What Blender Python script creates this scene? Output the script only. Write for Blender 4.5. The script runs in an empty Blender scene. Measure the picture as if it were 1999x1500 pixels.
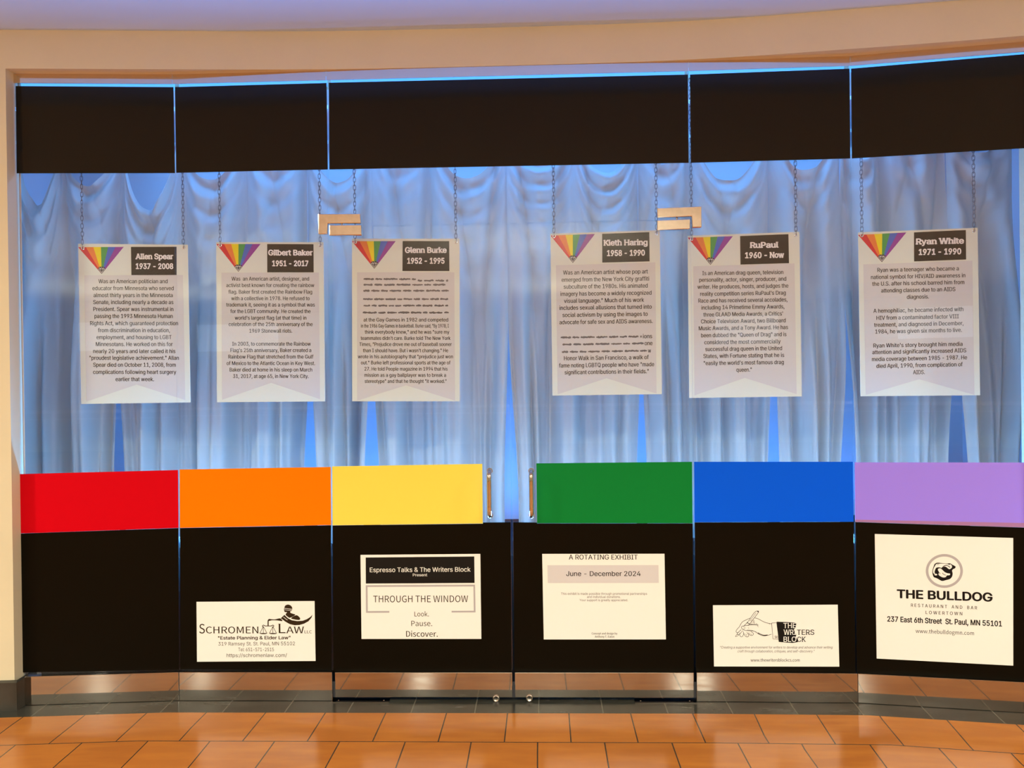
import bpy, bmesh, math, os, random
from mathutils import Vector, Matrix
from mathutils.geometry import tessellate_polygon, delaunay_2d_cdt

random.seed(7)
SC = bpy.context.scene
COL = SC.collection
PI = math.pi

# ------------------------------------------------------------------ camera
F = 1500.0                       # focal length in pixels of the 1999 x 1500 frame
CAM_H = 1.5
ROLL = math.radians(0.690575)
PITCH = math.radians(-0.245794)
fwd = Vector((0, math.cos(PITCH), math.sin(PITCH)))
up0 = Vector((0, -math.sin(PITCH), math.cos(PITCH)))
xr = Vector((1, 0, 0))
right = (xr * math.cos(ROLL) - up0 * math.sin(ROLL)).normalized()
up = (xr * math.sin(ROLL) + up0 * math.cos(ROLL)).normalized()
cam = bpy.data.cameras.new('camera')
cam.sensor_width = 36.0
cam.lens = 36.0 * F / 1999.0
cam.clip_start = 0.05
camo = bpy.data.objects.new('camera', cam)
COL.objects.link(camo)
m3 = Matrix((right, up, -fwd)).transposed()
camo.matrix_world = Matrix.Translation((0, 0, CAM_H)) @ m3.to_4x4()
SC.camera = camo

# ------------------------------------------------------------------ world, exposure, lights
SC.view_settings.view_transform = 'Standard'
SC.view_settings.look = 'None'
SC.view_settings.gamma = 1.0
SC.view_settings.use_curve_mapping = False
SC.view_settings.exposure = 0.16
w = bpy.data.worlds.new('world')
SC.world = w
w.use_nodes = True
w.node_tree.nodes['Background'].inputs['Color'].default_value = (0.9, 0.8, 0.7, 1)
w.node_tree.nodes['Background'].inputs['Strength'].default_value = 0.05

def area(name, loc, target, size, power, color, size_y=None, disk=False, spread=PI):
    l = bpy.data.lights.new(name, 'AREA')
    l.energy = power
    l.color = color
    l.spread = spread
    if disk:
        l.shape = 'DISK'
        l.size = size
    elif size_y:
        l.shape = 'RECTANGLE'
        l.size = size
        l.size_y = size_y
    else:
        l.size = size
    o = bpy.data.objects.new(name, l)
    COL.objects.link(o)
    o.location = loc
    d = Vector(target) - Vector(loc)
    o.rotation_euler = d.to_track_quat('-Z', 'Y').to_euler()
    return o

WARM = (0.94, 1.0, 0.82)
BLUE = (0.10, 0.40, 1.0)
# recessed downlights of the hall ceiling (deep set, so they shine in a cone)
CONE = math.radians(148)
for x in (-1.8, 0.0, 1.8):
    area('hall_downlight_or_fill', (x, 0.9, 3.13), (x, 0.9, 0), 0.16, 36, WARM, disk=True, spread=CONE)
for x, p in ((-4.3, 105), (4.4, 80)):
    area('hall_downlight_or_fill', (x, 1.7, 3.13), (x, 1.7, 0), 0.30, p, WARM, disk=True)  # unseen side lamps added to brighten the upper wall and fascia
for x in (-5.5, -2.7, 0.0, 2.7, 5.5):
    area('hall_downlight_or_fill', (x, -1.6, 3.13), (x, -1.6, 0), 0.16, 50, WARM, disk=True, spread=CONE)
for x in (-5.5, -2.0, 2.0, 5.5):
    area('hall_downlight_or_fill', (x, -4.6, 3.13), (x, -4.6, 0), 0.16, 50, WARM, disk=True, spread=CONE)
for x in (-4.0, 0.0, 4.0):
    area('hall_downlight_or_fill', (x, -8.0, 3.13), (x, -8.0, 0), 0.16, 50, WARM, disk=True, spread=CONE)
# added upward fill lights, out of view, lifting the hall's ambient light
for x in (-6.5, 0.0, 6.5):
    for y in (-2.2, -6.5):
        area('hall_ambient_fill', (x, y, 1.5), (x, y, 3.2), 1.6, 95, (0.88, 1.0, 0.86))
# blue flood lamps inside the display window: on the plinth, aimed up and out; behind the drapes; under the header
# (one flood lamp behind each pane and door, clear of the joints between them)
for (xa, ya), (xb, yb) in (((-1.86, 3.652), (-1.60, 3.664)), ((-1.59, 3.664), (-0.87, 3.64)), ((-0.86, 3.64), (-0.01, 3.612)), ((0.01, 3.612), (0.83, 3.584)), ((0.84, 3.584), (1.57, 3.547)), ((1.58, 3.547), (2.35, 3.405))):
    ln = math.hypot(xb - xa, yb - ya)
    tx, ty = (xb - xa) / ln, (yb - ya) / ln
    px_, py_ = (xa + xb) / 2 - ty * 0.14, (ya + yb) / 2 + tx * 0.14
    area('display_blue_flood', (px_, py_, 0.72), (px_ + ty * 0.95, py_ - tx * 0.95, 1.07), ln - (0.02 if xa < -1.7 else 0.10), 38 if xa > 1.5 else 26 if xa < -1.7 else 37, (0.09, 0.42, 1.0), size_y=0.05)
area('display_blue_top', (0, 3.98, 2.93), (0, 4.25, 1.2), 4.4, 17, (0.08, 0.36, 1.0), size_y=0.10)
area('display_blue_back', (0, 4.42, 0.70), (0, 4.9, 1.9), 4.4, 24, (0.05, 0.27, 1.0), size_y=0.12)
area('display_blue_back_top', (0, 4.55, 2.93), (0, 4.75, 1.5), 4.4, 7, BLUE, size_y=0.12)

# ------------------------------------------------------------------ helpers: materials
def mat(name, col, rough=0.5, metal=0.0, spec=0.5, emit=None, estr=0.0, coat=0.0):
    m = bpy.data.materials.new(name)
    m.use_nodes = True
    b = m.node_tree.nodes['Principled BSDF']
    b.inputs['Base Color'].default_value = (*col, 1)
    b.inputs['Roughness'].default_value = rough
    b.inputs['Metallic'].default_value = metal
    b.inputs['Specular IOR Level'].default_value = spec
    b.inputs['Coat Weight'].default_value = coat
    if emit:
        b.inputs['Emission Color'].default_value = (*emit, 1)
        b.inputs['Emission Strength'].default_value = estr
    return m

def srgb(r, g, b):
    f = lambda c: (c / 255 / 12.92) if c / 255 <= 0.04045 else ((c / 255 + 0.055) / 1.055) ** 2.4
    return (f(r), f(g), f(b))

def add_noise(m, scale, c1, c2, stretch=(1, 1, 1), detail=4, rough=None, coord='Object'):
    nt = m.node_tree
    b = nt.nodes['Principled BSDF']
    tc = nt.nodes.new('ShaderNodeTexCoord')
    mp = nt.nodes.new('ShaderNodeMapping')
    mp.inputs['Scale'].default_value = stretch
    n = nt.nodes.new('ShaderNodeTexNoise')
    n.inputs['Scale'].default_value = scale
    n.inputs['Detail'].default_value = detail
    r = nt.nodes.new('ShaderNodeValToRGB')
    r.color_ramp.elements[0].color = (*c1, 1)
    r.color_ramp.elements[1].color = (*c2, 1)
    r.color_ramp.elements[0].position = 0.3
    r.color_ramp.elements[1].position = 0.7
    nt.links.new(tc.outputs[coord], mp.inputs['Vector'])
    nt.links.new(mp.outputs['Vector'], n.inputs['Vector'])
    nt.links.new(n.outputs['Fac'], r.inputs['Fac'])
    nt.links.new(r.outputs['Color'], b.inputs['Base Color'])
    if rough:
        mr = nt.nodes.new('ShaderNodeMapRange')
        mr.inputs['To Min'].default_value = rough[0]
        mr.inputs['To Max'].default_value = rough[1]
        nt.links.new(n.outputs['Fac'], mr.inputs['Value'])
        nt.links.new(mr.outputs['Result'], b.inputs['Roughness'])
    return m

def tile_mat(name, c1, c2, streak, mortar, bw, rh, rough, mort=0.003, spec=0.5):
    """Running-bond tiles laid in UV space (metres along the shopfront, metres away from it)."""
    m = bpy.data.materials.new(name)
    m.use_nodes = True
    nt = m.node_tree
    b = nt.nodes['Principled BSDF']
    b.inputs['Specular IOR Level'].default_value = spec
    uv = nt.nodes.new('ShaderNodeUVMap')
    br = nt.nodes.new('ShaderNodeTexBrick')
    br.inputs['Scale'].default_value = 1.0
    br.inputs['Brick Width'].default_value = bw
    br.inputs['Row Height'].default_value = rh
    br.inputs['Mortar Size'].default_value = mort
    br.inputs['Mortar Smooth'].default_value = 0.2
    br.inputs['Bias'].default_value = 0.0
    br.inputs['Color1'].default_value = (*c1, 1)
    br.inputs['Color2'].default_value = (*c2, 1)
    br.inputs['Mortar'].default_value = (*mortar, 1)
    nt.links.new(uv.outputs['UV'], br.inputs['Vector'])
    mp = nt.nodes.new('ShaderNodeMapping')
    mp.inputs['Scale'].default_value = (2.2, 11, 1)
    nt.links.new(uv.outputs['UV'], mp.inputs['Vector'])
    n = nt.nodes.new('ShaderNodeTexNoise')
    n.inputs['Scale'].default_value = 1.6
    n.inputs['Detail'].default_value = 6
    nt.links.new(mp.outputs['Vector'], n.inputs['Vector'])
    rp = nt.nodes.new('ShaderNodeValToRGB')
    rp.color_ramp.elements[0].position = 0.42
    rp.color_ramp.elements[1].position = 0.72
    rp.color_ramp.elements[0].color = (0, 0, 0, 1)
    rp.color_ramp.elements[1].color = (0.65, 0.65, 0.65, 1)
    nt.links.new(n.outputs['Fac'], rp.inputs['Fac'])
    mx = nt.nodes.new('ShaderNodeMix')
    mx.data_type = 'RGBA'
    nt.links.new(rp.outputs['Color'], mx.inputs['Factor'])
    nt.links.new(br.outputs['Color'], mx.inputs['A'])
    mx.inputs['B'].default_value = (*streak, 1)
    mx2 = nt.nodes.new('ShaderNodeMix')
    mx2.data_type = 'RGBA'
    nt.links.new(br.outputs['Fac'], mx2.inputs['Factor'])
    nt.links.new(mx.outputs['Result'], mx2.inputs['A'])
    mx2.inputs['B'].default_value = (*mortar, 1)
    nt.links.new(mx2.outputs['Result'], b.inputs['Base Color'])
    mr = nt.nodes.new('ShaderNodeMapRange')
    mr.inputs['To Min'].default_value = rough[0]
    mr.inputs['To Max'].default_value = rough[1]
    nt.links.new(n.outputs['Fac'], mr.inputs['Value'])
    nt.links.new(mr.outputs['Result'], b.inputs['Roughness'])
    bp = nt.nodes.new('ShaderNodeBump')
    bp.invert = True
    bp.inputs['Strength'].default_value = 0.25
    bp.inputs['Distance'].default_value = 0.002
    nt.links.new(br.outputs['Fac'], bp.inputs['Height'])
    nt.links.new(bp.outputs['Normal'], b.inputs['Normal'])
    return m

def glass_mat(name, tint, f0=0.03):
    """Thin clear pane: lets light straight through, mirrors by the angle of view (same on both faces)."""
    m = bpy.data.materials.new(name)
    m.use_nodes = True
    nt = m.node_tree
    nt.nodes.clear()
    out = nt.nodes.new('ShaderNodeOutputMaterial')
    tr = nt.nodes.new('ShaderNodeBsdfTransparent')
    tr.inputs['Color'].default_value = (*tint, 1)
    gl = nt.nodes.new('ShaderNodeBsdfGlossy')
    gl.inputs['Roughness'].default_value = 0.0
    gl.inputs['Color'].default_value = (1, 1, 1, 1)
    ge = nt.nodes.new('ShaderNodeNewGeometry')
    vm = nt.nodes.new('ShaderNodeVectorMath')
    vm.operation = 'DOT_PRODUCT'
    nt.links.new(ge.outputs['Normal'], vm.inputs[0])
    nt.links.new(ge.outputs['Incoming'], vm.inputs[1])
    def mth(op, a, bval=None, clamp=False):
        n = nt.nodes.new('ShaderNodeMath')
        n.operation = op
        n.use_clamp = clamp
        nt.links.new(a, n.inputs[0])
        if bval is not None:
            n.inputs[1].default_value = bval
        return n
    ab = mth('ABSOLUTE', vm.outputs['Value'])
    iv = nt.nodes.new('ShaderNodeMath')
    iv.operation = 'SUBTRACT'
    iv.inputs[0].default_value = 1.0
    nt.links.new(ab.outputs[0], iv.inputs[1])
    pw = mth('POWER', iv.outputs[0], 5.0)
    ml = mth('MULTIPLY', pw.outputs[0], 1 - f0)
    ad = mth('ADD', ml.outputs[0], f0, True)
    mx = nt.nodes.new('ShaderNodeMixShader')
    nt.links.new(ad.outputs[0], mx.inputs[0])
    nt.links.new(tr.outputs[0], mx.inputs[1])
    nt.links.new(gl.outputs[0], mx.inputs[2])
    nt.links.new(mx.outputs[0], out.inputs['Surface'])
    return m

def cloth_mat(name, col, trans=0.35):
    m = bpy.data.materials.new(name)
    m.use_nodes = True
    nt = m.node_tree
    nt.nodes.clear()
    out = nt.nodes.new('ShaderNodeOutputMaterial')
    d = nt.nodes.new('ShaderNodeBsdfDiffuse')
    t = nt.nodes.new('ShaderNodeBsdfTranslucent')
    s = nt.nodes.new('ShaderNodeBsdfGlossy')
    s.inputs['Roughness'].default_value = 0.45
    d.inputs['Color'].default_value = (*col, 1)
    t.inputs['Color'].default_value = (*col, 1)
    mx = nt.nodes.new('ShaderNodeMixShader')
    mx.inputs[0].default_value = trans
    mx2 = nt.nodes.new('ShaderNodeMixShader')
    mx2.inputs[0].default_value = 0.05
    nt.links.new(d.outputs[0], mx.inputs[1])
    nt.links.new(t.outputs[0], mx.inputs[2])
    nt.links.new(mx.outputs[0], mx2.inputs[1])
    nt.links.new(s.outputs[0], mx2.inputs[2])
    nt.links.new(mx2.outputs[0], out.inputs['Surface'])
    return m

M = {}
M['wall'] = add_noise(mat('beige_wall_paint', (0.70, 0.58, 0.42), 0.7, spec=0.2), 3, (0.66, 0.585, 0.425), (0.69, 0.61, 0.445))
M['ceiling'] = mat('ceiling_paint_blue_light', (0.52, 0.66, 0.97), 0.8, spec=0.2)  # blue light on the ceiling is tinted into its base colour
M['ceiling_hall'] = mat('beige_ceiling_paint', (0.76, 0.70, 0.60), 0.8, spec=0.2)
M['floor'] = tile_mat('terracotta_tile', (0.34, 0.105, 0.020), (0.40, 0.130, 0.026), (0.48, 0.165, 0.026), (0.06, 0.035, 0.02), 0.2765, 0.28, (0.10, 0.24))
M['slate'] = tile_mat('slate_tile', (0.022, 0.021, 0.017), (0.032, 0.030, 0.024), (0.06, 0.056, 0.046), (0.10, 0.09, 0.07), 0.29, 0.5, (0.16, 0.34), spec=0.28)
M['slate_plain'] = add_noise(mat('slate_block', (0.03, 0.027, 0.022), 0.3), 12, (0.028, 0.025, 0.02), (0.055, 0.048, 0.04))
M['steel'] = add_noise(mat('polished_steel', (0.58, 0.52, 0.46), 0.06, 1.0), 5, (0.44, 0.40, 0.36), (0.52, 0.47, 0.42), (1, 1, 3), 5, rough=(0.02, 0.10))
M['header'] = mat('satin_header_metal', (0.80, 0.68, 0.54), 0.10, 1.0)
M['chrome'] = add_noise(mat('chrome_fitting', (0.6, 0.56, 0.52), 0.08, 1.0), 40, (0.56, 0.53, 0.49), (0.64, 0.60, 0.56), rough=(0.03, 0.12))
M['gap'] = mat('dark_seal', (0.006, 0.006, 0.008), 0.5)
M['glass'] = glass_mat('clear_glass', (0.985, 0.99, 1.0))
M['black_top'] = mat('black_gloss_film', (0.008, 0.008, 0.007), 0.04, spec=0.25)
M['black_low'] = mat('black_film', (0.004, 0.003, 0.0015), 0.30, spec=0.08)
FILM = {
    'red': (0.60, 0.001, 0.008), 'orange': (1.0, 0.20, 0.0), 'yellow': (0.92, 0.72, 0.10),
    'green': (0.005, 0.21, 0.038), 'blue': (0.002, 0.105, 0.90), 'purple': (0.34, 0.235, 1.0)}
for k, c in FILM.items():
    M[k] = mat(k + '_film', c, 0.40, spec=0.06)
M['purple_edge'] = mat('mauve_film', (0.40, 0.20, 0.42), 0.40, spec=0.06)
M['film_back'] = mat('grey_adhesive_side', (0.09, 0.085, 0.08), 0.5, spec=0.1)
M['paper'] = mat('white_poster', (0.88, 0.88, 0.86), 0.6, spec=0.1)
M['ink'] = mat('black_ink', (0.012, 0.010, 0.009), 0.6, spec=0.1)
M['ink_brown'] = mat('brown_ink', (0.035, 0.020, 0.008), 0.6, spec=0.1)
M['ink_grey'] = mat('grey_ink', (0.09, 0.075, 0.075), 0.6, spec=0.1)
M['smudge'] = mat('smudged_ink', (0.16, 0.15, 0.145), 0.7, spec=0.1)
M['mauve'] = mat('mauve_print', (0.45, 0.42, 0.45), 0.6, spec=0.1)
M['mauve_light'] = mat('light_mauve_print', (0.66, 0.635, 0.67), 0.6, spec=0.1)
M['board'] = mat('white_board', (0.69, 0.75, 0.64), 0.5, spec=0.15)
M['ribbon'] = mat('grey_print', (0.61, 0.62, 0.585), 0.5, spec=0.15)
M['plate'] = mat('charcoal_print', (0.010, 0.010, 0.009), 0.4, spec=0.15)
M['white_ink'] = mat('white_ink', (0.86, 0.86, 0.82), 0.6, spec=0.1)
RB = [(0.62, 0.012, 0.025), (0.78, 0.20, 0.03), (0.80, 0.66, 0.0), (0.06, 0.32, 0.07), (0.06, 0.13, 0.52), (0.27, 0.035, 0.30)]
for i, n in enumerate(['red', 'orange', 'yellow', 'green', 'blue', 'violet']):
    M['rb%d' % i] = mat(n + '_print', RB[i], 0.5, spec=0.15)
M['chain'] = mat('dark_steel_chain', (0.16, 0.16, 0.17), 0.35, 0.9)
M['grommet'] = mat('nickel_grommet', (0.75, 0.72, 0.66), 0.2, 1.0)
M['cloth'] = cloth_mat('white_drape', (0.60, 0.63, 0.60), 0.14)
M['display_wall'] = mat('display_white_paint', (0.80, 0.80, 0.82), 0.7, spec=0.2)
M['display_dark'] = mat('display_black_paint', (0.010, 0.010, 0.011), 0.7, spec=0.2)
M['led'] = mat('blue_led_diffuser', (0.2, 0.4, 0.9), 0.5, emit=(0.06, 0.36, 1.0), estr=1.3)
M['pole'] = mat('grey_pole_paint', (0.18, 0.16, 0.14), 0.4, 0.5)
M['window_far'] = mat('daylit_window', (0.6, 0.7, 0.75), 0.3, emit=(0.80, 0.92, 1.0), estr=1.1)
M['lamp'] = mat('lamp_diffuser', (0.9, 0.9, 0.9), 0.5, emit=(1.0, 0.86, 0.66), estr=6.0)
M['rail'] = mat('pale_rail_paint', (0.90, 0.88, 0.84), 0.4)

# ------------------------------------------------------------------ helpers: meshes and objects
def mesh_obj(name, verts, faces, m, parent=None, mats=None, fmat=None, smooth=False, uvs=None):
    me = bpy.data.meshes.new(name)
    me.from_pydata([tuple(v) for v in verts], [], [tuple(f) for f in faces])
    for q in (mats or [m]):
        me.materials.append(q)
    if fmat:
        for p, i in zip(me.polygons, fmat):
            p.material_index = i
    if smooth:
        for p in me.polygons:
            p.use_smooth = True
    if uvs:
        ul = me.uv_layers.new(name='UVMap')
        for l in me.loops:
            ul.data[l.index].uv = uvs[l.vertex_index]
    me.update()
    o = bpy.data.objects.new(name, me)
    COL.objects.link(o)
    if parent:
        o.parent = parent
    return o

def tag(o, label, cat, group=None):
    o['label'] = label
    o['category'] = cat
    if group:
        o['group'] = group
    return o

def struct(o):
    o['kind'] = 'structure'
    return o

class MB:
    def __init__(s):
        s.v, s.f, s.fm = [], [], []
    def add(s, verts, faces, mi=0):
        k = len(s.v)
        s.v += [Vector(p) for p in verts]
        s.f += [tuple(i + k for i in f) for f in faces]
        s.fm += [mi] * len(faces)
    def box(s, a, b, mi=0):
        x0, y0, z0 = a
        x1, y1, z1 = b
        s.add([(x0, y0, z0), (x1, y0, z0), (x1, y1, z0), (x0, y1, z0), (x0, y0, z1), (x1, y0, z1), (x1, y1, z1), (x0, y1, z1)],
              [(0, 3, 2, 1), (4, 5, 6, 7), (0, 1, 5, 4), (1, 2, 6, 5), (2, 3, 7, 6), (3, 0, 4, 7)], mi)
    def tube(s, pts, r, n=10, closed=False, mi=0):
        pts = [Vector(p) for p in pts]
        k = len(s.v)
        N = len(pts)
        ref = None
        for i, p in enumerate(pts):
            if closed:
                t = (pts[(i + 1) % N] - pts[i - 1]).normalized()
            else:
                t = (pts[min(i + 1, N - 1)] - pts[max(i - 1, 0)]).normalized()
            if ref is None:
                ref = Vector((0, 0, 1)) if abs(t.z) < 0.9 else Vector((1, 0, 0))
            a = (ref - t * ref.dot(t)).normalized()
            ref = a
            b = t.cross(a)
            for j in range(n):
                q = 2 * PI * j / n
                s.v.append(p + (a * math.cos(q) + b * math.sin(q)) * r)
        rng = N if closed else N - 1
        for i in range(rng):
            for j in range(n):
                i2 = (i + 1) % N
                s.f.append((k + i * n + j, k + i * n + (j + 1) % n, k + i2 * n + (j + 1) % n, k + i2 * n + j))
                s.fm.append(mi)
        if not closed:
            s.f.append(tuple(k + j for j in reversed(range(n))))
            s.f.append(tuple(k + (N - 1) * n + j for j in range(n)))
            s.fm += [mi, mi]
    def obj(s, name, m, parent=None, mats=None, smooth=False):
        return mesh_obj(name, s.v, s.f, m, parent, mats, s.fm if mats else None, smooth)

# ------------------------------------------------------------------ the shopfront's plan
def ray(px, py):
    a = px - 1000.0
    b = py - 750.0
    # undo the roll
    det = 1 + ROLL * ROLL
    A = (a - ROLL * b) / det
    B = (b + ROLL * a) / det
    d = fwd + xr * (A / F) - up0 * (B / F)
    return Vector((0, 0, CAM_H)), d

class Plane:
    """A vertical plane through plan points A, B; s runs from A to B, n points to the hall."""
    def __init__(s, A, B):
        s.A = Vector((A[0], A[1], 0))
        s.B = Vector((B[0], B[1], 0))
        s.L = (s.B - s.A).length
        s.t = (s.B - s.A) / s.L
        s.n = Vector((s.t.y, -s.t.x, 0))
    def at(s, px, py, off=0.0):
        o, d = ray(px, py)
        q = s.A + s.n * off
        k = (q - o).dot(s.n) / d.dot(s.n)
        return o + d * k
    def sz(s, px, py, off=0.0):
        p = s.at(px, py, off)
        return ((p - s.A).dot(s.t), p.z)
    def pt(s, a, z, off=0.0):
        p = s.A + s.t * a + s.n * off
        return Vector((p.x, p.y, z))

P0, P1, P2, P4, P5, P6 = [Vector(p) for p in ((-2.334, 3.6304), (-1.5969, 3.6640), (-0.8612, 3.6403), (0.8388, 3.5838), (1.5742, 3.5470), (2.40, 3.3964))]
PL1, PL2, PLD, PL4, PL5 = Plane(P0, P1), Plane(P1, P2), Plane(P2, P4), Plane(P4, P5), Plane(P5, P6)
Z_FILM = 2.9234
Z_HB, Z_HT = 2.931, 2.976
Z_CEIL = 3.155
Z_BASE = 0.1354
HALF = (P2 + P4) / 2

def prism(pl, pts, o0, o1):
    """Polygon pts = [(s, z)] on the plane, extruded between offsets o0 (rear) and o1 (front)."""
    n = len(pts)
    v = [pl.pt(a, z, o1) for a, z in pts] + [pl.pt(a, z, o0) for a, z in pts]
    tris = tessellate_polygon([[Vector((a, z, 0)) for a, z in pts]])
    f = []
    for t in tris:
        f.append(tuple(t))
        f.append(tuple(i + n for i in reversed(t)))
    for i in range(n):
        j = (i + 1) % n
        f.append((i, j, j + n, i + n))
    return v, f

def fix_normals(o, bevel=0.0, seg=2, angle=True):
    bm = bmesh.new()
    bm.from_mesh(o.data)
    bmesh.ops.remove_doubles(bm, verts=bm.verts, dist=1e-6)
    bmesh.ops.dissolve_limit(bm, angle_limit=0.01, verts=bm.verts, edges=bm.edges)
    bmesh.ops.recalc_face_normals(bm, faces=bm.faces)
    if bevel > 0:
        ed = [e for e in bm.edges if len(e.link_faces) == 2 and e.calc_face_angle(0) > 0.5]
        bmesh.ops.bevel(bm, geom=ed, offset=bevel, segments=seg, affect='EDGES', profile=0.5)
    bm.to_mesh(o.data)
    bm.free()
    o.data.update()
    return o

def plate(name, pl, pix, o0, o1, m, parent=None, bevel=0.0, off=None):
    pts = [pl.sz(x, y, o1 if off is None else off) for x, y in pix]
    v, f = prism(pl, pts, o0, o1)
    return fix_normals(mesh_obj(name, v, f, m, parent), bevel)

# ------------------------------------------------------------------ floor
def offset_line(pts, d):
    out = []
    n = len(pts)
    for i, p in enumerate(pts):
        ts = []
        if i > 0:
            ts.append((p - pts[i - 1]).normalized())
        if i < n - 1:
            ts.append((pts[i + 1] - p).normalized())
        ns = [Vector((t.y, -t.x)) for t in ts]
        m_ = sum(ns, Vector((0, 0))).normalized()
        out.append(p + m_ * (d / m_.dot(ns[0])))
    return out

line = [P0 + (P0 - P1).normalized() * 6.5, P0, P1, P2, P4, P5, P6, P6 + (P6 - P5).normalized() * 6.5]
acc = [0]
for i in range(len(line) - 1):
    acc.append(acc[-1] + (line[i + 1] - line[i]).length)
i_half = acc[3] + (HALF - P2).length
acc = [a - i_half for a in acc]

def floor_strip(dists, u0, v0):
    v, f, uv = [], [], []
    n = len(line)
    for d in dists:
        q = offset_line(line, d) if d < 2.2 else [Vector((p.x, -11.0)) for p in offset_line(line, 2.0)]
        dd = d if d < 2.2 else 14.0
        for i, p in enumerate(q):
            v.append((p.x, p.y, 0))
            uv.append((acc[i] + u0, dd + v0))
    for k in range(len(dists) - 1):
        for i in range(n - 1):
            a = k * n + i
            f.append((a, a + 1, a + n + 1, a + n))
    return v, f, uv
B_EDGE = 0.152
v, f, uv = floor_strip([-0.02, B_EDGE], 20.0 + 0.035, 0.03)
v2, f2, uv2 = floor_strip([B_EDGE, 0.8, 1.6, 2.0, 3.0], 20.0 * 0.2765 - 0.117, -B_EDGE + 0.28 * 10 + 0.001)
k = len(v)
fl = mesh_obj('floor', v + v2, f + [tuple(i + k for i in q) for q in f2], None, mats=[M['slate'], M['floor']], fmat=[0] * len(f) + [1] * len(f2), uvs=uv + uv2)
struct(fl)
bm = bmesh.new(); bm.from_mesh(fl.data); bmesh.ops.recalc_face_normals(bm, faces=bm.faces)
if sum(q.normal.z for q in bm.faces) < 0:
    bmesh.ops.reverse_faces(bm, faces=bm.faces)
bm.to_mesh(fl.data); bm.free()

# ------------------------------------------------------------------ fascia, wall, ceilings, hall
def catmull(pts, step=0.05):
    out = []
    P = [2 * pts[0] - pts[1]] + pts + [2 * pts[-1] - pts[-2]]
    for i in range(1, len(P) - 2):
        n = max(2, int((P[i + 1] - P[i]).length / step))
        for k in range(n):
            t = k / n
            a, b, c, d = P[i - 1], P[i], P[i + 1], P[i + 2]
            out.append(0.5 * ((2 * b) + (c - a) * t + (2 * a - 5 * b + 4 * c - d) * t * t + (3 * b - a - 3 * c + d) * t ** 3))
    out.append(pts[-1])
    return out
ARC = [Vector(p) for p in ((-4.2, 3.500), (-3.2, 3.540), (-2.33, 3.568), (-1.6, 3.598), (-0.86, 3.620), (0.0, 3.603), (0.84, 3.560), (1.57, 3.462), (2.28, 3.345), (3.2, 3.15), (4.2, 2.85))]
arc = catmull(ARC)
XJ, XK = -2.330, 2.385        # the opening's jambs
mb = MB()
# fascia strip and its soffit
va, vb, vc = [], [], []
for p in arc:
    va.append((p.x, p.y, Z_CEIL + 0.05)); vb.append((p.x, p.y, Z_HT)); vc.append((p.x, p.y + 0.25, Z_HT))
n = len(arc)
mb.add(va + vb + vc, [(i, i + n, i + 1 + n, i + 1) for i in range(n - 1)] + [(i + n, i + 2 * n, i + 1 + 2 * n, i + 1 + n) for i in range(n - 1)])
struct(mb.obj('trim_6', M['wall']))
mb = MB()
# pillar beside the opening
lf = [p for p in arc if p.x < XJ - 0.001]
yl = 3.568
lp = [(p.x, p.y) for p in lf] + [(XJ, yl), (XJ, 3.655)]
k = len(lp)
mb.add([(x, y, 0) for x, y in lp] + [(x, y, Z_HT) for x, y in lp], [(i, i + 1, i + 1 + k, i + k) for i in range(k - 1)])
struct(mb.obj('wall_front_left', M['wall']))
mb = MB()
rf = [p for p in arc if p.x > XK + 0.001]
rp = [(XK, 3.60), (XK, rf[0].y + 0.004)] + [(p.x, p.y) for p in rf]
k = len(rp)
mb.add([(x, y, 0) for x, y in rp] + [(x, y, Z_HT) for x, y in rp], [(i, i + 1, i + 1 + k, i + k) for i in range(k - 1)])
struct(mb.obj('wall_front_right', M['wall']))

mb = MB()
v = [(p.x, p.y + 0.03, Z_CEIL) for p in arc] + [(p.x, p.y - 0.86, Z_CEIL) for p in arc]
mb.add(v, [(i, i + 1, i + 1 + n, i + n) for i in range(n - 1)])
v = [(p.x, p.y - 0.86, Z_CEIL) for p in arc] + [(p.x, p.y - 0.86, Z_CEIL + 0.05) for p in arc]
mb.add(v, [(i, i + 1, i + 1 + n, i + n) for i in range(n - 1)])
v = [(p.x * 2.4, p.y - 0.80, Z_CEIL + 0.05) for p in arc] + [(p.x * 2.4, -11, Z_CEIL + 0.05) for p in arc]
mb.add(v, [(i, i + 1, i + 1 + n, i + n) for i in range(n - 1)], 1)
struct(mb.obj('ceiling', None, mats=[M['ceiling'], M['ceiling_hall']]))

# slate plinth of the pillar
mb = MB()
pp = [(-4.2, 3.482), (-3.2, 3.522), (XJ - 0.012, 3.548), (XJ + 0.022, 3.548), (XJ + 0.022, 3.60), (XJ + 0.022, 3.70)]
k = len(pp)
mb.add([(x, y, 0) for x, y in pp] + [(x, y, Z_BASE - 0.006) for x, y in pp] + [(x - 0.01, y + 0.02, Z_BASE) for x, y in pp],
       [(i, i + 1, i + 1 + k, i + k) for i in range(k - 1)] + [(i + k, i + 1 + k, i + 1 + 2 * k, i + 2 * k) for i in range(k - 1)])
struct(mb.obj('baseboard_left', M['slate_plain']))
mb = MB()
mb.box((XK - 0.02, 3.30, 0), (4.2, 3.36, Z_BASE))

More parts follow.
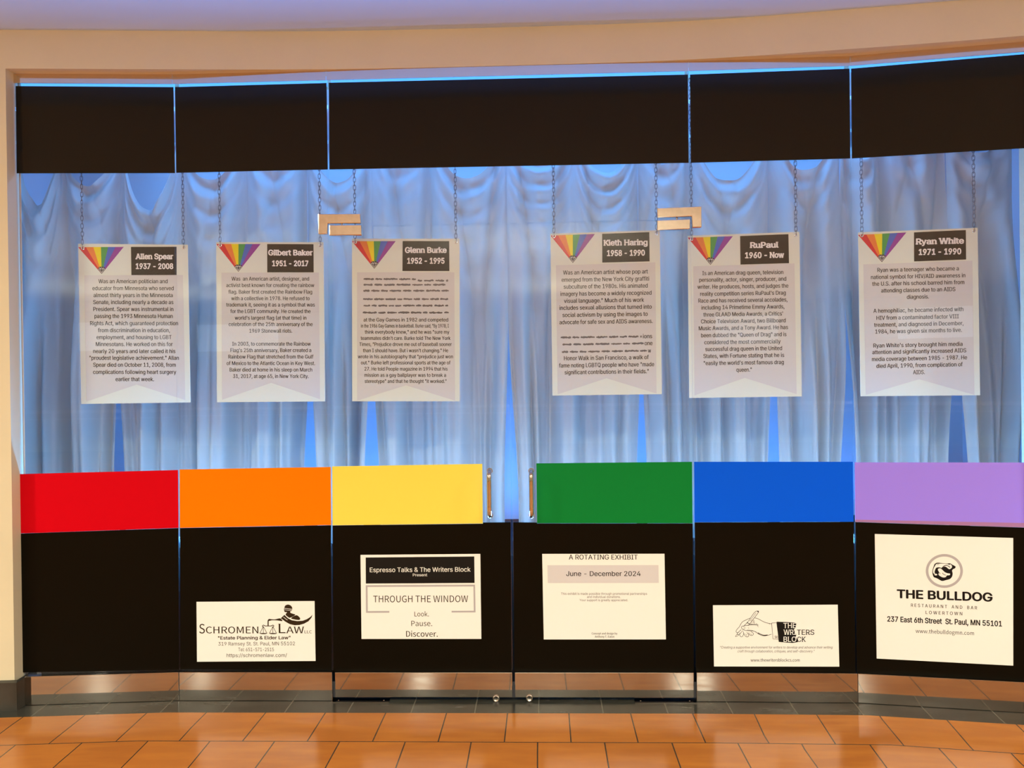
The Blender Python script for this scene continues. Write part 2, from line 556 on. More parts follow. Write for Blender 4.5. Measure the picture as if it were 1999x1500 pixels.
# hall behind the camera (seen only as reflections)
mb = MB()
mb.add([(-10, -11, 0), (10, -11, 0), (10, -11, 3.3), (-10, -11, 3.3)], [(0, 1, 2, 3)])
struct(mb.obj('wall_back', M['wall']))
mb = MB()
mb.add([(-10, -11, 0), (-10, 3.3, 0), (-10, 3.3, 3.3), (-10, -11, 3.3)], [(0, 1, 2, 3)])
mb.add([(-10, 3.3, 0), (-4.1, 3.5, 0), (-4.1, 3.5, 3.3), (-10, 3.3, 3.3)], [(0, 1, 2, 3)])
struct(mb.obj('wall_left', M['wall']))
mb = MB()
mb.add([(10, -11, 0), (10, 2.0, 0), (10, 2.0, 3.3), (10, -11, 3.3)], [(3, 2, 1, 0)])
mb.add([(10, 1.0, 0), (4.15, 2.86, 0), (4.15, 2.86, 3.3), (10, 1.0, 3.3)], [(3, 2, 1, 0)])
struct(mb.obj('wall_right', M['wall']))
for i, (x0, x1) in enumerate(((-8.6, -6.6), (3.3, 4.7))):
    mb = MB()
    mb.box((x0, -10.98, 2.3), (x1, -10.94, 2.95))
    struct(mb.obj('window_%d' % (7 + i), M['window_far']))

# ------------------------------------------------------------------ glazing, header, base rails
G_T = 0.012
def pane(name, pl, s0, s1, z0, z1):
    v, f = prism(pl, [(s0, z0), (s1, z0), (s1, z1), (s0, z1)], -G_T, 0.0)
    return struct(fix_normals(mesh_obj(name, v, f, M['glass'])))
Z_TR = PLD.sz(990, 436)[1]
LD = PLD.L
s_mid = PLD.sz(999.5, 1000)[0]
Z_GT = 2.960
win1 = pane('window_1', PL1, 0.006, PL1.L - 0.003, Z_BASE, Z_GT)
win2 = pane('window_2', PL2, 0.003, PL2.L - 0.003, Z_BASE, Z_GT)
win3 = pane('window_3', PLD, 0.003, LD - 0.003, Z_TR + 0.003, Z_GT)
win4 = pane('window_4', PL4, 0.003, PL4.L - 0.003, Z_BASE, Z_GT)
win5 = pane('window_5', PL5, 0.003, PL5.L, Z_BASE, Z_GT)
door1 = pane('door_1', PLD, 0.014, s_mid - 0.004, Z_BASE, Z_TR - 0.003)
door2 = pane('door_2', PLD, s_mid + 0.004, LD - 0.014, Z_BASE, Z_TR - 0.003)
for i, (nm, pl) in enumerate((('trim_1', PL1), ('trim_2', PL2), ('trim_3', PLD), ('trim_4', PL4), ('trim_5', PL5))):
    v, f = prism(pl, [(0.001, Z_HB), (pl.L - 0.001, Z_HB), (pl.L - 0.001, Z_HT - 0.001), (0.001, Z_HT - 0.001)], 0.0015, 0.006)
    struct(fix_normals(mesh_obj(nm, v, f, M['header'])))
for nm, pl in (('baseboard_1', PL1), ('baseboard_2', PL2), ('baseboard_4', PL4), ('baseboard_5', PL5)):
    a = 0.024 if pl is PL1 else 0.002
    v, f = prism(pl, [(a, 0.001), (pl.L - 0.002, 0.001), (pl.L - 0.002, Z_BASE), (a, Z_BASE)], 0.0005, 0.026)
    struct(fix_normals(mesh_obj(nm, v, f, M['steel']), 0.0015, 1))

# door rails, locks, handles, patch fittings
def lock(parent, px, py):
    p = PLD.at(px, py, 0.022)
    mb = MB()
    c, t, z, nn = p, PLD.t, Vector((0, 0, 1)), PLD.n
    prof = [(0.0165, 0.0), (0.0165, 0.006), (0.0145, 0.009), (0.010, 0.009), (0.0095, 0.007), (0.0, 0.007)]
    N = 24
    vs = []
    for r, o in prof:
        for j in range(N):
            a = 2 * PI * j / N
            vs.append(c + t * (r * math.cos(a)) + z * (r * math.sin(a)) + nn * o)
    fs = [(i * N + j, i * N + (j + 1) % N, (i + 1) * N + (j + 1) % N, (i + 1) * N + j) for i in range(len(prof) - 1) for j in range(N)]
    mb.add(vs, fs)
    lk = mb.obj('lock_cylinder', M['chrome'], parent, smooth=True)
    mb = MB()
    a, b = c + nn * 0.0072, c + nn * 0.0078
    mb.add([a - t * .0012 - z * .006, a + t * .0012 - z * .006, a + t * .0012 + z * .006, a - t * .0012 + z * .006,
            b - t * .0012 - z * .006, b + t * .0012 - z * .006, b + t * .0012 + z * .006, b - t * .0012 + z * .006],
           [(0, 3, 2, 1), (4, 5, 6, 7), (0, 1, 5, 4), (1, 2, 6, 5), (2, 3, 7, 6), (3, 0, 4, 7)])
    mb.obj('keyhole', M['gap'], lk)

Z_D0 = 0.016
for dr, s0, s1, lx, ly in ((door1, 0.010, s_mid - 0.006, 969, 1364), (door2, s_mid + 0.006, LD - 0.010, 1034, 1363)):
    v, f = prism(PLD, [(s0, Z_D0), (s1, Z_D0), (s1, Z_BASE - 0.002), (s0, Z_BASE - 0.002)], 0.0005, 0.022)
    rl = fix_normals(mesh_obj('bottom_rail', v, f, M['steel'], dr), 0.002, 2)
    lock(rl, lx, ly)

def handle(parent, px):
    off = 0.055
    za = PLD.sz(px, 917, off)[1]
    zb = PLD.sz(px + 1.5, 1015, off)[1]
    s = PLD.sz(px + 0.7, 966, off)[0]
    r = 0.030
    pts = [PLD.pt(s, za - 0.012, 0.002)]
    for k in range(7):
        a = PI / 2 * k / 6
        pts.append(PLD.pt(s, za - 0.012 - r + r * math.cos(a), off - r + r * math.sin(a)) + Vector((0, 0, 0)))
    for k in range(1, 9):
        z = za - 0.012 - r + (zb + 0.012 + r - (za - 0.012 - r)) * k / 9
        pts.append(PLD.pt(s, z, off))
    for k in range(7):
        a = PI / 2 * k / 6
        pts.append(PLD.pt(s, zb + 0.012 + r - r * math.sin(a), off - r + r * math.cos(a)))
    pts.append(PLD.pt(s, zb + 0.012, 0.002))
    mb = MB()
    mb.tube(pts, 0.0105, 16)
    h = mb.obj('pull_handle', M['chrome'], parent, smooth=True)
    for zz in (za - 0.012, zb + 0.012):
        mb = MB()
        mb.tube([PLD.pt(s, zz, 0.0008), PLD.pt(s, zz, 0.0045)], 0.0135, 20)
        mb.obj('handle_rose', M['chrome'], h)
handle(door1, 955)
handle(door2, 1037)

plate('patch_fitting', PLD, [(621, 417.5), (703.5, 417), (704.5, 436), (640, 436.5), (639, 457), (621.5, 457)], 0.0005, 0.020, M['chrome'], win3, 0.003)
plate('patch_fitting', PLD, [(643, 439.3), (705.5, 438.8), (706, 458.8), (643, 460)], 0.0005, 0.020, M['chrome'], door1, 0.003)
plate('patch_fitting', PLD, [(1283, 406), (1370, 402.5), (1370.5, 443.5), (1352, 444), (1350.8, 422.5), (1284, 425)], 0.0005, 0.020, M['chrome'], win3, 0.003)
plate('patch_fitting', PLD, [(1283.5, 430), (1348, 427.5), (1347.5, 447), (1283, 449.5)], 0.0005, 0.020, M['chrome'], door2, 0.003)
# the pin between the two halves of each patch fitting
for dr, px, py in ((door1, 668, 438), (door2, 1322, 427.5)):
    mb = MB()
    p = PLD.at(px, py, 0.006)
    mb.tube([p - Vector((0, 0, .008)), p + Vector((0, 0, .010))], 0.004, 10)
    mb.obj('pivot_pin', M['chrome'], dr, smooth=True)

# floor closer plates
for (x0, x1, lb) in ((653, 763, 'steel pivot plate set in the slate floor under the door with the yellow strip'), (1238, 1357, 'steel pivot plate set in the slate floor under the door with the green strip')):
    a = PLD.sz(x0, 1378)[0]
    b = PLD.sz(x1, 1378)[0]
    mb = MB()
    q = [PLD.pt(a, 0, 0.045), PLD.pt(b, 0, 0.045), PLD.pt(b, 0, 0.001), PLD.pt(a, 0, 0.001)]
    mb.add([p + Vector((0, 0, 0.0005)) for p in q] + [p + Vector((0, 0, 0.004)) for p in q],
           [(0, 3, 2, 1), (4, 5, 6, 7), (0, 1, 5, 4), (1, 2, 6, 5), (2, 3, 7, 6), (3, 0, 4, 7)])
    o = tag(mb.obj('pivot_plate', M['steel']), lb, 'floor plate', 'pivot plates under the doors')
    for t in (0.1, 0.9):
        mb = MB()
        p = PLD.pt(a + (b - a) * t, 0.004, 0.023)
        mb.tube([p, p + Vector((0, 0, 0.0015))], 0.004, 10)
        mb.obj('screw', M['chrome'], o)

# ------------------------------------------------------------------ films on the glass
def film(pl, pix, m, label, group):
    o = plate('window_film', pl, pix, 0.0006, 0.0014, m)
    o.data.materials.append(M['film_back'])           # the adhesive side
    for p in o.data.polygons:
        if p.normal.dot(pl.n) < -0.5:
            p.material_index = 1
    return tag(o, label, 'window film', group)
TOPG, STRG, LOWG = 'black films along the top of the glass', 'rainbow film strips across the glass', 'black films at the foot of the glass'
film(PL1, [(31, 168), (339, 170), (342, 338), (33, 338.5)], M['black_top'], 'glossy black film band topping the pane that has the red strip', TOPG)
film(PL2, [(342, 170), (638, 162), (640.3, 331), (344.5, 337.5)], M['black_top'], 'glossy black film band topping the pane that has the orange strip', TOPG)
film(PLD, [(642.3, 161.5), (1343.5, 145.5), (1345, 318), (643.5, 331)], M['black_top'], 'wide glossy black film band above the two glass doors', TOPG)
film(PL4, [(1347.5, 145.5), (1659, 134), (1660.5, 309.5), (1349, 318)], M['black_top'], 'glossy black film band topping the pane that has the blue strip', TOPG)
film(PL5, [(1662, 134), (2025, 103.5), (2025, 288), (1663.5, 309.5)], M['black_top'], 'glossy black film band topping the pane that has the purple strip', TOPG)
film(PL1, [(36, 926), (348, 918), (349, 1031), (36, 1042)], M['red'], 'red film strip across the pane next to the beige pillar', STRG)
film(PL2, [(351, 917), (646, 912), (647, 1025.5), (351.5, 1031)], M['orange'], 'orange film strip between the red and the yellow strips', STRG)
film(PLD, [(649, 911), (942, 906), (943, 1022.5), (649.5, 1026)], M['yellow'], 'yellow film strip across a glass door, ending at its pull handle', STRG)
film(PLD, [(1047.5, 905), (1351.5, 902), (1352.5, 1022), (1049, 1022)], M['green'], 'green film strip across a glass door, beside its pull handle', STRG)
film(PL4, [(1355.5, 902), (1665.5, 902), (1667, 1019), (1356.5, 1020)], M['blue'], 'blue film strip between the green and the purple strips', STRG)
fp = film(PL5, [(1669, 903), (2025, 903.5), (2025, 1022), (1670, 1015)], M['purple'], 'pale purple film strip above the bulldog poster', STRG)
plate('film_edge', PL5, [(1670, 1015), (2025, 1022), (2025, 1031), (1670, 1019.3)], 0.0006, 0.0013, M['purple_edge'], fp)
film(PL1, [(36.5, 1042.3), (348.8, 1031.4), (349.8, 1308), (42, 1313.5)], M['black_low'], 'plain black film panel below the red strip, with no poster on it', LOWG)
film(PL2, [(351.7, 1031.4), (646.8, 1026), (648, 1309), (352.5, 1307.5)], M['black_low'], 'black film panel below the orange strip, bearing the law firm poster', LOWG)
film(PLD, [(649.6, 1026.4), (943.2, 1022.9), (943.2, 1020.5), (997.5, 1020), (999, 1313), (651.5, 1314)], M['black_low'], 'black film panel on the door with the yellow strip', LOWG)
film(PLD, [(1002.5, 1020), (1048.8, 1020.5), (1048.8, 1022.4), (1352.8, 1022.4), (1355, 1315), (1004.5, 1313)], M['black_low'], 'black film panel on the door with the green strip', LOWG)
film(PL4, [(1356.7, 1020.4), (1667, 1019.4), (1671, 1315.5), (1359, 1315.5)], M['black_low'], 'black film panel below the blue strip, bearing the writing hand poster', LOWG)
film(PL5, [(1670.5, 1019.7), (2025, 1031.4), (2025, 1333), (1673, 1316)], M['black_low'], 'black film panel below the purple strip, framing the bulldog poster', LOWG)

# ------------------------------------------------------------------ lettering
FD = bpy.utils.system_resource('DATAFILES', path='fonts')
def load_font(fn):
    try:
        return bpy.data.fonts.load(os.path.join(FD, fn))
    except Exception:
        return None
FONT = {'inter': load_font('Inter.woff2'), 'source': load_font('Noto Sans CJK Regular.woff2'), 'mono': load_font('DejaVuSansMono.woff2')}
CACHE, CAPS = {}, {}
def raw_text(s, font):
    """Letter outlines, filled contour by contour (overlapping strokes stay solid)."""
    cu = bpy.data.curves.new('lettering', 'FONT')
    cu.body = s
    cu.size = 1.0
    cu.resolution_u = 3
    cu.fill_mode = 'NONE'
    if FONT[font]:
        cu.font = FONT[font]
    ob = bpy.data.objects.new('lettering', cu)
    me = ob.to_mesh()
    nb = {}
    for e in me.edges:
        a, b = e.vertices
        nb.setdefault(a, []).append(b)
        nb.setdefault(b, []).append(a)
    co = [(v.co.x, v.co.y) for v in me.vertices]
    ob.to_mesh_clear()
    seen, loops = set(), []
    for st in sorted(nb):
        if st in seen:
            continue
        lp, prev, cur = [st], None, st
        seen.add(st)
        while True:
            nx = [q for q in nb[cur] if q != prev and (q not in seen)]
            if not nx:
                break
            prev, cur = cur, (min(nx) if len(lp) == 1 else nx[0])
            seen.add(cur)
            lp.append(cur)
        pts = []
        for q in lp:
            if not pts or (Vector(co[q]) - Vector(pts[-1])).length > 1e-5:
                pts.append(co[q])
        if len(pts) > 2 and (Vector(pts[0]) - Vector(pts[-1])).length < 1e-5:
            pts.pop()
        if len(pts) > 2:
            loops.append(pts)
    bpy.data.objects.remove(ob)
    bpy.data.curves.remove(cu)
    ar = lambda p: sum(p[k - 1][0] * p[k][1] - p[k][0] * p[k - 1][1] for k in range(len(p))) / 2
    def inside(p, poly):
        c = False
        for k in range(len(poly)):
            (x0, y0), (x1, y1) = poly[k - 1], poly[k]
            if (y0 > p[1]) != (y1 > p[1]) and p[0] < (x1 - x0) * (p[1] - y0) / (y1 - y0) + x0:
                c = not c
        return c
    areas = [ar(l) for l in loops]
    sg = 1
    if areas:
        sg = 1 if max(areas, key=abs) > 0 else -1
    outer = [k for k, a in enumerate(areas) if a * sg > 0]
    holes = {k: [] for k in outer}
    for k, a in enumerate(areas):
        if a * sg < 0:
            own = [q for q in outer if inside(loops[k][0], loops[q]) and abs(areas[q]) > abs(a)]
            if own:
                holes[min(own, key=lambda q: abs(areas[q]))].append(k)
    bm = bmesh.new()
    for k in outer:
        lps = [loops[k]] + [loops[q] for q in holes[k]]
        P2d, E2d = [], []
        for l in lps:
            k0 = len(P2d)
            P2d += [Vector(q) for q in l]
            E2d += [(k0 + q, k0 + (q + 1) % len(l)) for q in range(len(l))]
        vo, eo, fo = delaunay_2d_cdt(P2d, E2d, [], 0, 1e-6)[:3]
        vv = [bm.verts.new((q.x, q.y, 0)) for q in vo]
        for t in fo:
            c = sum((vo[q] for q in t), Vector((0, 0))) / len(t)
            if inside(c, loops[k]) and not any(inside(c, loops[q]) for q in holes[k]):
                bm.faces.new([vv[q] for q in t])
    bm.verts.ensure_lookup_table()
    bm.verts.index_update()
    return bm
def cap_of(font):
    if font not in CAPS:
        bm = raw_text('H', font)
        CAPS[font] = max(q.co.y for q in bm.verts)
        bm.free()
    return CAPS[font]
def text_geo(s, font='inter', bold=0.0, serif=0.0, sh=0.05, stem=(0.05, 0.17)):
    """Outline letters scaled to a cap height of 0.727; bold by shifted copies, slab serifs added at the flat stroke ends."""
    key = (s, font, bold, serif, sh)
    if key in CACHE:
        return CACHE[key]
    k0 = 0.727 / cap_of(font)
    bm = raw_text(s, font)
    for q in bm.verts:
        q.co *= k0
    vs = [(q.co.x, q.co.y) for q in bm.verts]
    fs = [tuple(q.index for q in fc.verts) for fc in bm.faces]
    if serif > 0:
        for e in bm.edges:
            if len(e.link_faces) != 1:
                continue
            a, b = e.verts[0].co, e.verts[1].co
            if abs(a.y - b.y) > 2e-3:
                continue
            x0, x1 = min(a.x, b.x), max(a.x, b.x)
            if not stem[0] < x1 - x0 < stem[1]:
                continue
            y = a.y
            above = e.link_faces[0].calc_center_median().y > y
            if above and (abs(y) < 0.02 or y < -0.12):
                rect = (x0 - serif, y, x1 + serif, y + sh)
            elif not above and y > 0.42:
                re = serif if abs(y - 0.727) < 0.012 else 0.0
                rect = (x0 - serif, y - sh, x1 + re, y)
            else:
                continue
            k = len(vs)
            X0, Y0, X1, Y1 = rect
            vs += [(X0, Y0), (X1, Y0), (X1, Y1), (X0, Y1)]
            fs.append((k, k + 1, k + 2, k + 3))
    bm.free()
    vs = [(x, y, 0) for x, y in vs]
    if bold > 0:
        base, bf = list(vs), list(fs)
        sh_ = [(1, 0), (-1, 0), (0, .7), (0, -.7), (.7, .5), (-.7, .5), (.7, -.5), (-.7, -.5)] if bold > 0.02 else [(1, 0), (-1, 0)]
        for n_, (dx, dy) in enumerate(sh_):
            k = len(vs)
            vs += [(x + dx * bold, y + dy * bold, n_ + 1) for x, y, _ in base]
            fs += [tuple(i + k for i in q) for q in bf]
    CACHE[key] = (vs, fs)
    return CACHE[key]

def smooth(pts, closed=True, n=5):
    P = [Vector(p) for p in pts]
    N = len(P)
    out = []
    for i in range(N if closed else N - 1):
        if closed:
            a, b, c, d = P[i - 1], P[i], P[(i + 1) % N], P[(i + 2) % N]
        else:
            a, b, c, d = P[max(i - 1, 0)], P[i], P[i + 1], P[min(i + 2, N - 1)]
        for k in range(n):
            t = k / n
            q = 0.5 * ((2 * b) + (c - a) * t + (2 * a - 5 * b + 4 * c - d) * t * t + (3 * b - a - 3 * c + d) * t ** 3)
            out.append((q.x, q.y))
    if not closed:
        out.append(tuple(P[-1]))
    return out

class Sheet:
    """Prints on a flat sheet: crop pixels of the photograph -> points on the sheet's plane."""
    def __init__(s, pl, ox, oy, sc, off):
        s.pl, s.ox, s.oy, s.sc, s.off = pl, ox, oy, sc, off
    def px(s, x, y):
        return (x / s.sc + s.ox, y / s.sc + s.oy)
    def P(s, x, y, lay=0):
        return s.pl.at(*s.px(x, y), s.off + 0.0003 * lay)
    def poly(s, mb, pts, lay=1, mi=0):
        tr = tessellate_polygon([[Vector((x, y, 0)) for x, y in pts]])
        V = [s.P(x, y, lay) for x, y in pts]
        fs = []
        for t in tr:
            a, b, c = (V[i] for i in t)
            fs.append(tuple(t) if (b - a).cross(c - a).dot(s.pl.n) > 0 else tuple(reversed(t)))
        mb.add(V, fs, mi)
    def stroke(s, mb, pts, wd, lay=1, mi=0, closed=False):
        pts = [Vector(p) for p in pts]
        if closed:
            pts = pts + [pts[0], pts[1]]
        V, fs = [], []
        for i, p in enumerate(pts):
            if i == 0:
                t = (pts[1] - p)
            elif i == len(pts) - 1:
                t = (p - pts[i - 1])
            else:
                t = (pts[i + 1] - p).normalized() + (p - pts[i - 1]).normalized()
            if t.length < 1e-6:
                t = Vector((1, 0))
            t.normalize()
            nn = Vector((-t.y, t.x)) * wd / 2
            V += [s.P(*(p + nn), lay), s.P(*(p - nn), lay)]
        for i in range(len(pts) - 1):
            fs.append((2 * i, 2 * i + 1, 2 * i + 3, 2 * i + 2))
        mb.add(V, fs, mi)
    def text(s, mb, txt, l, r, b, em, font='inter', bold=0.0, serif=0.0, lay=1, mi=0, b2=None, shear=0.0, sh=0.05, stem=(0.05, 0.17)):
        vs, fs = text_geo(txt, font, bold, serif, sh, stem)
        if not vs:
            return
        xa = min(q[0] for q in vs)
        xb = max(q[0] for q in vs)
        if b2 is None:
            b2 = b
        A = s.P(l, b, lay)
        B = s.P(r, b2, lay)
        e = (s.P(l, b, lay) - s.P(l, b - em, lay)).length
        ex = (B - A) / (xb - xa)
        upv = Vector((0, 0, 1))
        V = [A + ex * (q[0] - xa + shear * q[1]) + upv * (e * q[1]) + s.pl.n * (1.2e-5 * q[2]) for q in vs]
        mb.add(V, fs, mi)

# ------------------------------------------------------------------ posters stuck on the films
PO0, PO1 = 0.0018, 0.0030
def poster(pl, pix, label):
    o = plate('poster', pl, pix, PO0, PO1, M['paper'])
    return tag(o, label, 'poster', 'posters on the black films')

# law firm poster
po = poster(PL2, [(384, 1175.5), (614.5, 1174), (616.5, 1291), (385, 1292.5)], 'small white poster with a blindfolded figure holding scales, below the orange strip')
S = Sheet(PL2, 370, 1160, 7.404, PO1)
mb = MB()
sf = dict(font='source', bold=0.006, serif=0.035, sh=0.022, stem=(0.03, 0.16))
S.text(mb, 'S', 143, 226, 571, 186, **sf)
S.text(mb, 'CHROMEN', 240, 1004, 570, 132, **sf)
S.text(mb, 'L', 1285, 1392, 568, 188, **sf)
S.text(mb, 'AW', 1396, 1664, 569, 132, **sf)
S.text(mb, 'LLC', 1663, 1770, 569, 56, **sf)
S.text(mb, '"Estate Planning & Elder Law"', 415, 1463, 660, 64, bold=0.028, b2=655)
S.text(mb, '319 Ramsey St. St. Paul, MN 55102', 420, 1527, 747, 70, b2=742)
S.text(mb, 'Tel: 651-571-2515', 708, 1222, 829, 70)
S.text(mb, 'https://schromenlaw.com/', 540, 1412, 914, 70, b2=911)
mb.obj('printed_text', M['ink_brown'], po)
mb = MB()
S.poly(mb, [(1322, 352), (1375, 302), (1392, 320), (1425, 352), (1480, 380), (1560, 393), (1640, 388), (1700, 365), (1750, 333), (1781, 300), (1765, 345), (1722, 395), (1660, 430), (1590, 450), (1520, 453), (1450, 436), (1390, 402), (1350, 372)])
S.poly(mb, smooth([(1392, 300), (1410, 270), (1404, 263), (1382, 263), (1372, 246), (1366, 226), (1374, 198), (1385, 172), (1402, 160), (1427, 154), (1452, 160), (1472, 174), (1488, 202), (1486, 234), (1470, 250), (1458, 254), (1465, 275), (1495, 286), (1532, 303), (1460, 344), (1425, 332)]))
S.poly(mb, smooth([(1545, 308), (1590, 335), (1602, 358), (1588, 376), (1530, 371), (1472, 351)]))
S.poly(mb, smooth([(1132, 462), (1132, 392), (1140, 372), (1156, 362), (1190, 366), (1240, 368), (1312, 354), (1346, 392), (1270, 384), (1200, 382), (1160, 390), (1148, 398), (1147, 462)]))
S.stroke(mb, [(1060, 478), (1058, 460), (1070, 450), (1084, 456), (1092, 463), (1140, 464), (1188, 463), (1196, 456), (1210, 450), (1220, 460), (1218, 474)], 11)
for cx in (1070, 1208):
    for dx in (-50, 0, 52):
        S.stroke(mb, [(cx, 470), (cx + dx, 570)], 7)
    S.poly(mb, [(cx - 60, 566), (cx + 62, 566), (cx + 45, 577), (cx + 20, 582), (cx - 20, 582), (cx - 42, 577)])
S.stroke(mb, [(1368, 207), (1430, 214), (1490, 220)], 6, 2, 1)
S.stroke(mb, [(1366, 228), (1430, 236), (1486, 236)], 6, 2, 1)
S.stroke(mb, [(1360, 333), (1395, 362), (1420, 378)], 6, 2, 1)
mb.obj('scales_emblem', None, po, mats=[M['ink_brown'], M['paper']])

# presenter poster
po = poster(PLD, [(704.2, 1083.9), (938.2, 1081.9), (940.1, 1248), (706.2, 1248)], 'white poster with a black title box, on the door with the yellow strip')
S = Sheet(PLD, 690, 1070, 7.404, PO1)
mb = MB()
S.poly(mb, [(180, 140), (1750, 125), (1754, 508), (182, 517)])
ob = mb.obj('title_box', M['ink'], po)
mb = MB()
S.text(mb, 'Espresso Talks & The Writers Block', 240, 1697, 352, 90, bold=0.012, lay=2, b2=344)
S.text(mb, 'Present', 862, 1070, 412, 56, lay=2, bold=0.01, b2=411)
mb.obj('printed_text', M['white_ink'], ob)
mb = MB()
S.poly(mb, [(181, 541), (1760, 533), (1760, 558), (181, 566)])
S.poly(mb, [(181, 566), (207, 566), (211, 940), (185, 940)])
S.poly(mb, [(1738, 558), (1761, 558), (1768, 934), (1743, 934)])
S.poly(mb, [(211, 915), (522, 913), (522, 938), (211, 940)])
S.poly(mb, [(1422, 911), (1743, 909), (1743, 934), (1422, 935)])
mb.obj('bracket_frame', M['mauve'], po)
mb = MB()
S.text(mb, 'THROUGH THE WINDOW', 290, 1660, 788, 130, font='source', b2=784)
S.text(mb, 'Look.', 885, 1093, 991, 94, font='source')
S.text(mb, 'Pause.', 840, 1141, 1131, 104, font='source')
S.text(mb, 'Discover.', 765, 1222, 1286, 114, font='source', bold=0.006)
mb.obj('printed_text', M['ink_brown'], po)

# exhibit poster
po = poster(PLD, [(1058.9, 1081.9), (1297.7, 1081.6), (1300.5, 1248.9), (1062, 1249)], 'white poster with a pale mauve date bar, on the door with the green strip')
S = Sheet(PLD, 1040, 1070, 7.139, PO1)
mb = MB()
S.poly(mb, [(208, 243), (1755, 241), (1760, 489), (214, 491)])
ob = mb.obj('date_bar', M['mauve_light'], po)
mb = MB()
S.text(mb, 'June - December 2024', 470, 1508, 393, 92, bold=0.012, lay=2)
mb.obj('printed_text', M['ink'], ob)
mb = MB()
S.text(mb, 'A ROTATING EXHIBIT', 507, 1467, 163, 93, bold=0.012)
S.text(mb, 'Concept and design by', 825, 1183, 1208, 38, font='source', bold=0.012, serif=0.03, sh=0.03, stem=(0.03, 0.16))
S.text(mb, 'Anthony T. Eaton', 868, 1142, 1252, 38, font='source', bold=0.012, serif=0.03, sh=0.03, stem=(0.03, 0.16))
mb.obj('printed_text', M['ink'], po)
mb = MB()
S.text(mb, 'This exhibit is made possible through promotional partnerships', 398, 1597, 655, 43)
S.text(mb, 'and individual donations.', 760, 1228, 699, 43)
S.text(mb, 'Your support is greatly appreciated.', 656, 1330, 744, 43)
mb.obj('small_print', M['ink_grey'], po)

# writers poster
po = poster(PL4, [(1392.3, 1182.2), (1635.9, 1181.2), (1639.1, 1302.1), (1394.4, 1301.7)], 'small white poster with a drawing of a hand holding a pen, below the blue strip')
S = Sheet(PL4, 1380, 1170, 7.139, PO1)
mb = MB()
S.poly(mb, [(975, 316), (1130, 322), (1232, 328), (1250, 345), (1238, 405), (1215, 425), (1232, 470), (1252, 500), (1240, 525), (1262, 560), (1272, 600), (1200, 612), (1100, 606), (1005, 598), (1000, 560), (990, 440)])
I0 = 6
S.stroke(mb, [(905, 335), (975, 330), (1005, 562), (925, 556), (905, 335)], I0)
S.stroke(mb, [(952, 515), (990, 518), (992, 545), (956, 545), (952, 515)], 5)
S.stroke(mb, [(962, 530), (982, 532)], 9)
S.stroke(mb, smooth([(605, 265), (560, 287), (515, 308), (490, 328), (470, 360), (455, 388), (430, 415), (412, 440), (412, 460), (432, 470), (458, 448), (478, 430)], False), I0)
S.stroke(mb, smooth([(672, 262), (720, 277), (790, 315), (840, 333), (905, 346)], False), I0)
S.stroke(mb, smooth([(905, 490), (850, 506), (795, 513), (740, 497), (700, 470), (660, 448), (600, 442), (550, 440), (505, 424), (486, 402), (492, 382), (530, 372), (600, 362), (665, 360), (720, 366)], False), I0)
S.stroke(mb, smooth([(850, 500), (800, 505), (750, 490), (715, 470)], False), 9)
S.stroke(mb, smooth([(400, 525), (428, 482), (480, 425)], False), 5)
S.stroke(mb, smooth([(522, 372), (575, 318), (640, 222), (680, 176), (714, 166), (724, 178), (705, 210), (600, 345), (578, 372)], False), I0)
S.stroke(mb, smooth([(560, 325), (600, 350)], False), 9)
S.stroke(mb, smooth([(400, 525), (440, 508), (505, 440)], False), 5)
S.stroke(mb, smooth([(425, 490), (447, 500)], False), 8)
S.stroke(mb, smooth([(600, 310), (690, 190)], False), 4)
S.stroke(mb, smooth([(708, 172), (724, 182)], False), 12)
S.stroke(mb, smooth([(505, 385), (530, 392), (532, 412), (508, 420)], False), 4)
S.stroke(mb, smooth([(462, 470), (462, 505), (478, 526), (498, 522), (515, 490), (512, 455)], False), I0)
S.stroke(mb, smooth([(515, 475), (535, 512), (560, 528), (582, 520), (583, 495), (560, 465)], False), I0)
S.stroke(mb, smooth([(585, 470), (600, 498), (628, 508), (648, 498), (648, 475), (615, 452)], False), I0)
S.stroke(mb, smooth([(540, 488), (556, 500), (558, 515)], False), 4)
S.stroke(mb, smooth([(608, 485), (622, 492), (625, 502)], False), 4)
for a, b in (((625, 292), (632, 335)), ((645, 285), (655, 340)), ((660, 292), (668, 345)), ((600, 345), (650, 352)), ((600, 352), (700, 352)), ((690, 340), (720, 365)), ((560, 340), (530, 360)), ((580, 398), (588, 410)), ((705, 372), (722, 390)), ((640, 440), (690, 458)), ((560, 432), (640, 438)), ((870, 345), (885, 352))):
    S.stroke(mb, [a, b], 4)
mb.obj('hand_drawing', M['ink'], po)
mb = MB()
wf = dict(font='inter', bold=0.012, serif=0.045, sh=0.05, lay=2)
S.text(mb, 'THE', 1070, 1246, 405, 98, **wf)
S.text(mb, 'WRI', 1070, 1248, 499, 100, **wf)
S.text(mb, 'BLO', 1072, 1250, 597, 100, **wf)
mb.obj('white_lettering', M['paper'], po)
mb = MB()
S.text(mb, 'TERS', 1258, 1500, 499, 98, **wf)
S.text(mb, 'CK', 1262, 1384, 597, 98, **wf)
S.text(mb, 'www.thewritersblockcs.com', 613, 1298, 872, 56, font='source', bold=0.006)
mb.obj('printed_text', M['ink'], po)
mb = MB()
S.text(mb, '"Creating a supportive environment for writers to develop and advance their writing', 185, 1752, 690, 46, shear=0.2)
S.text(mb, 'craft through collaboration, critiques, and self-discovery."', 430, 1500, 744, 46, shear=0.2)
mb.obj('small_print', M['ink_grey'], po)

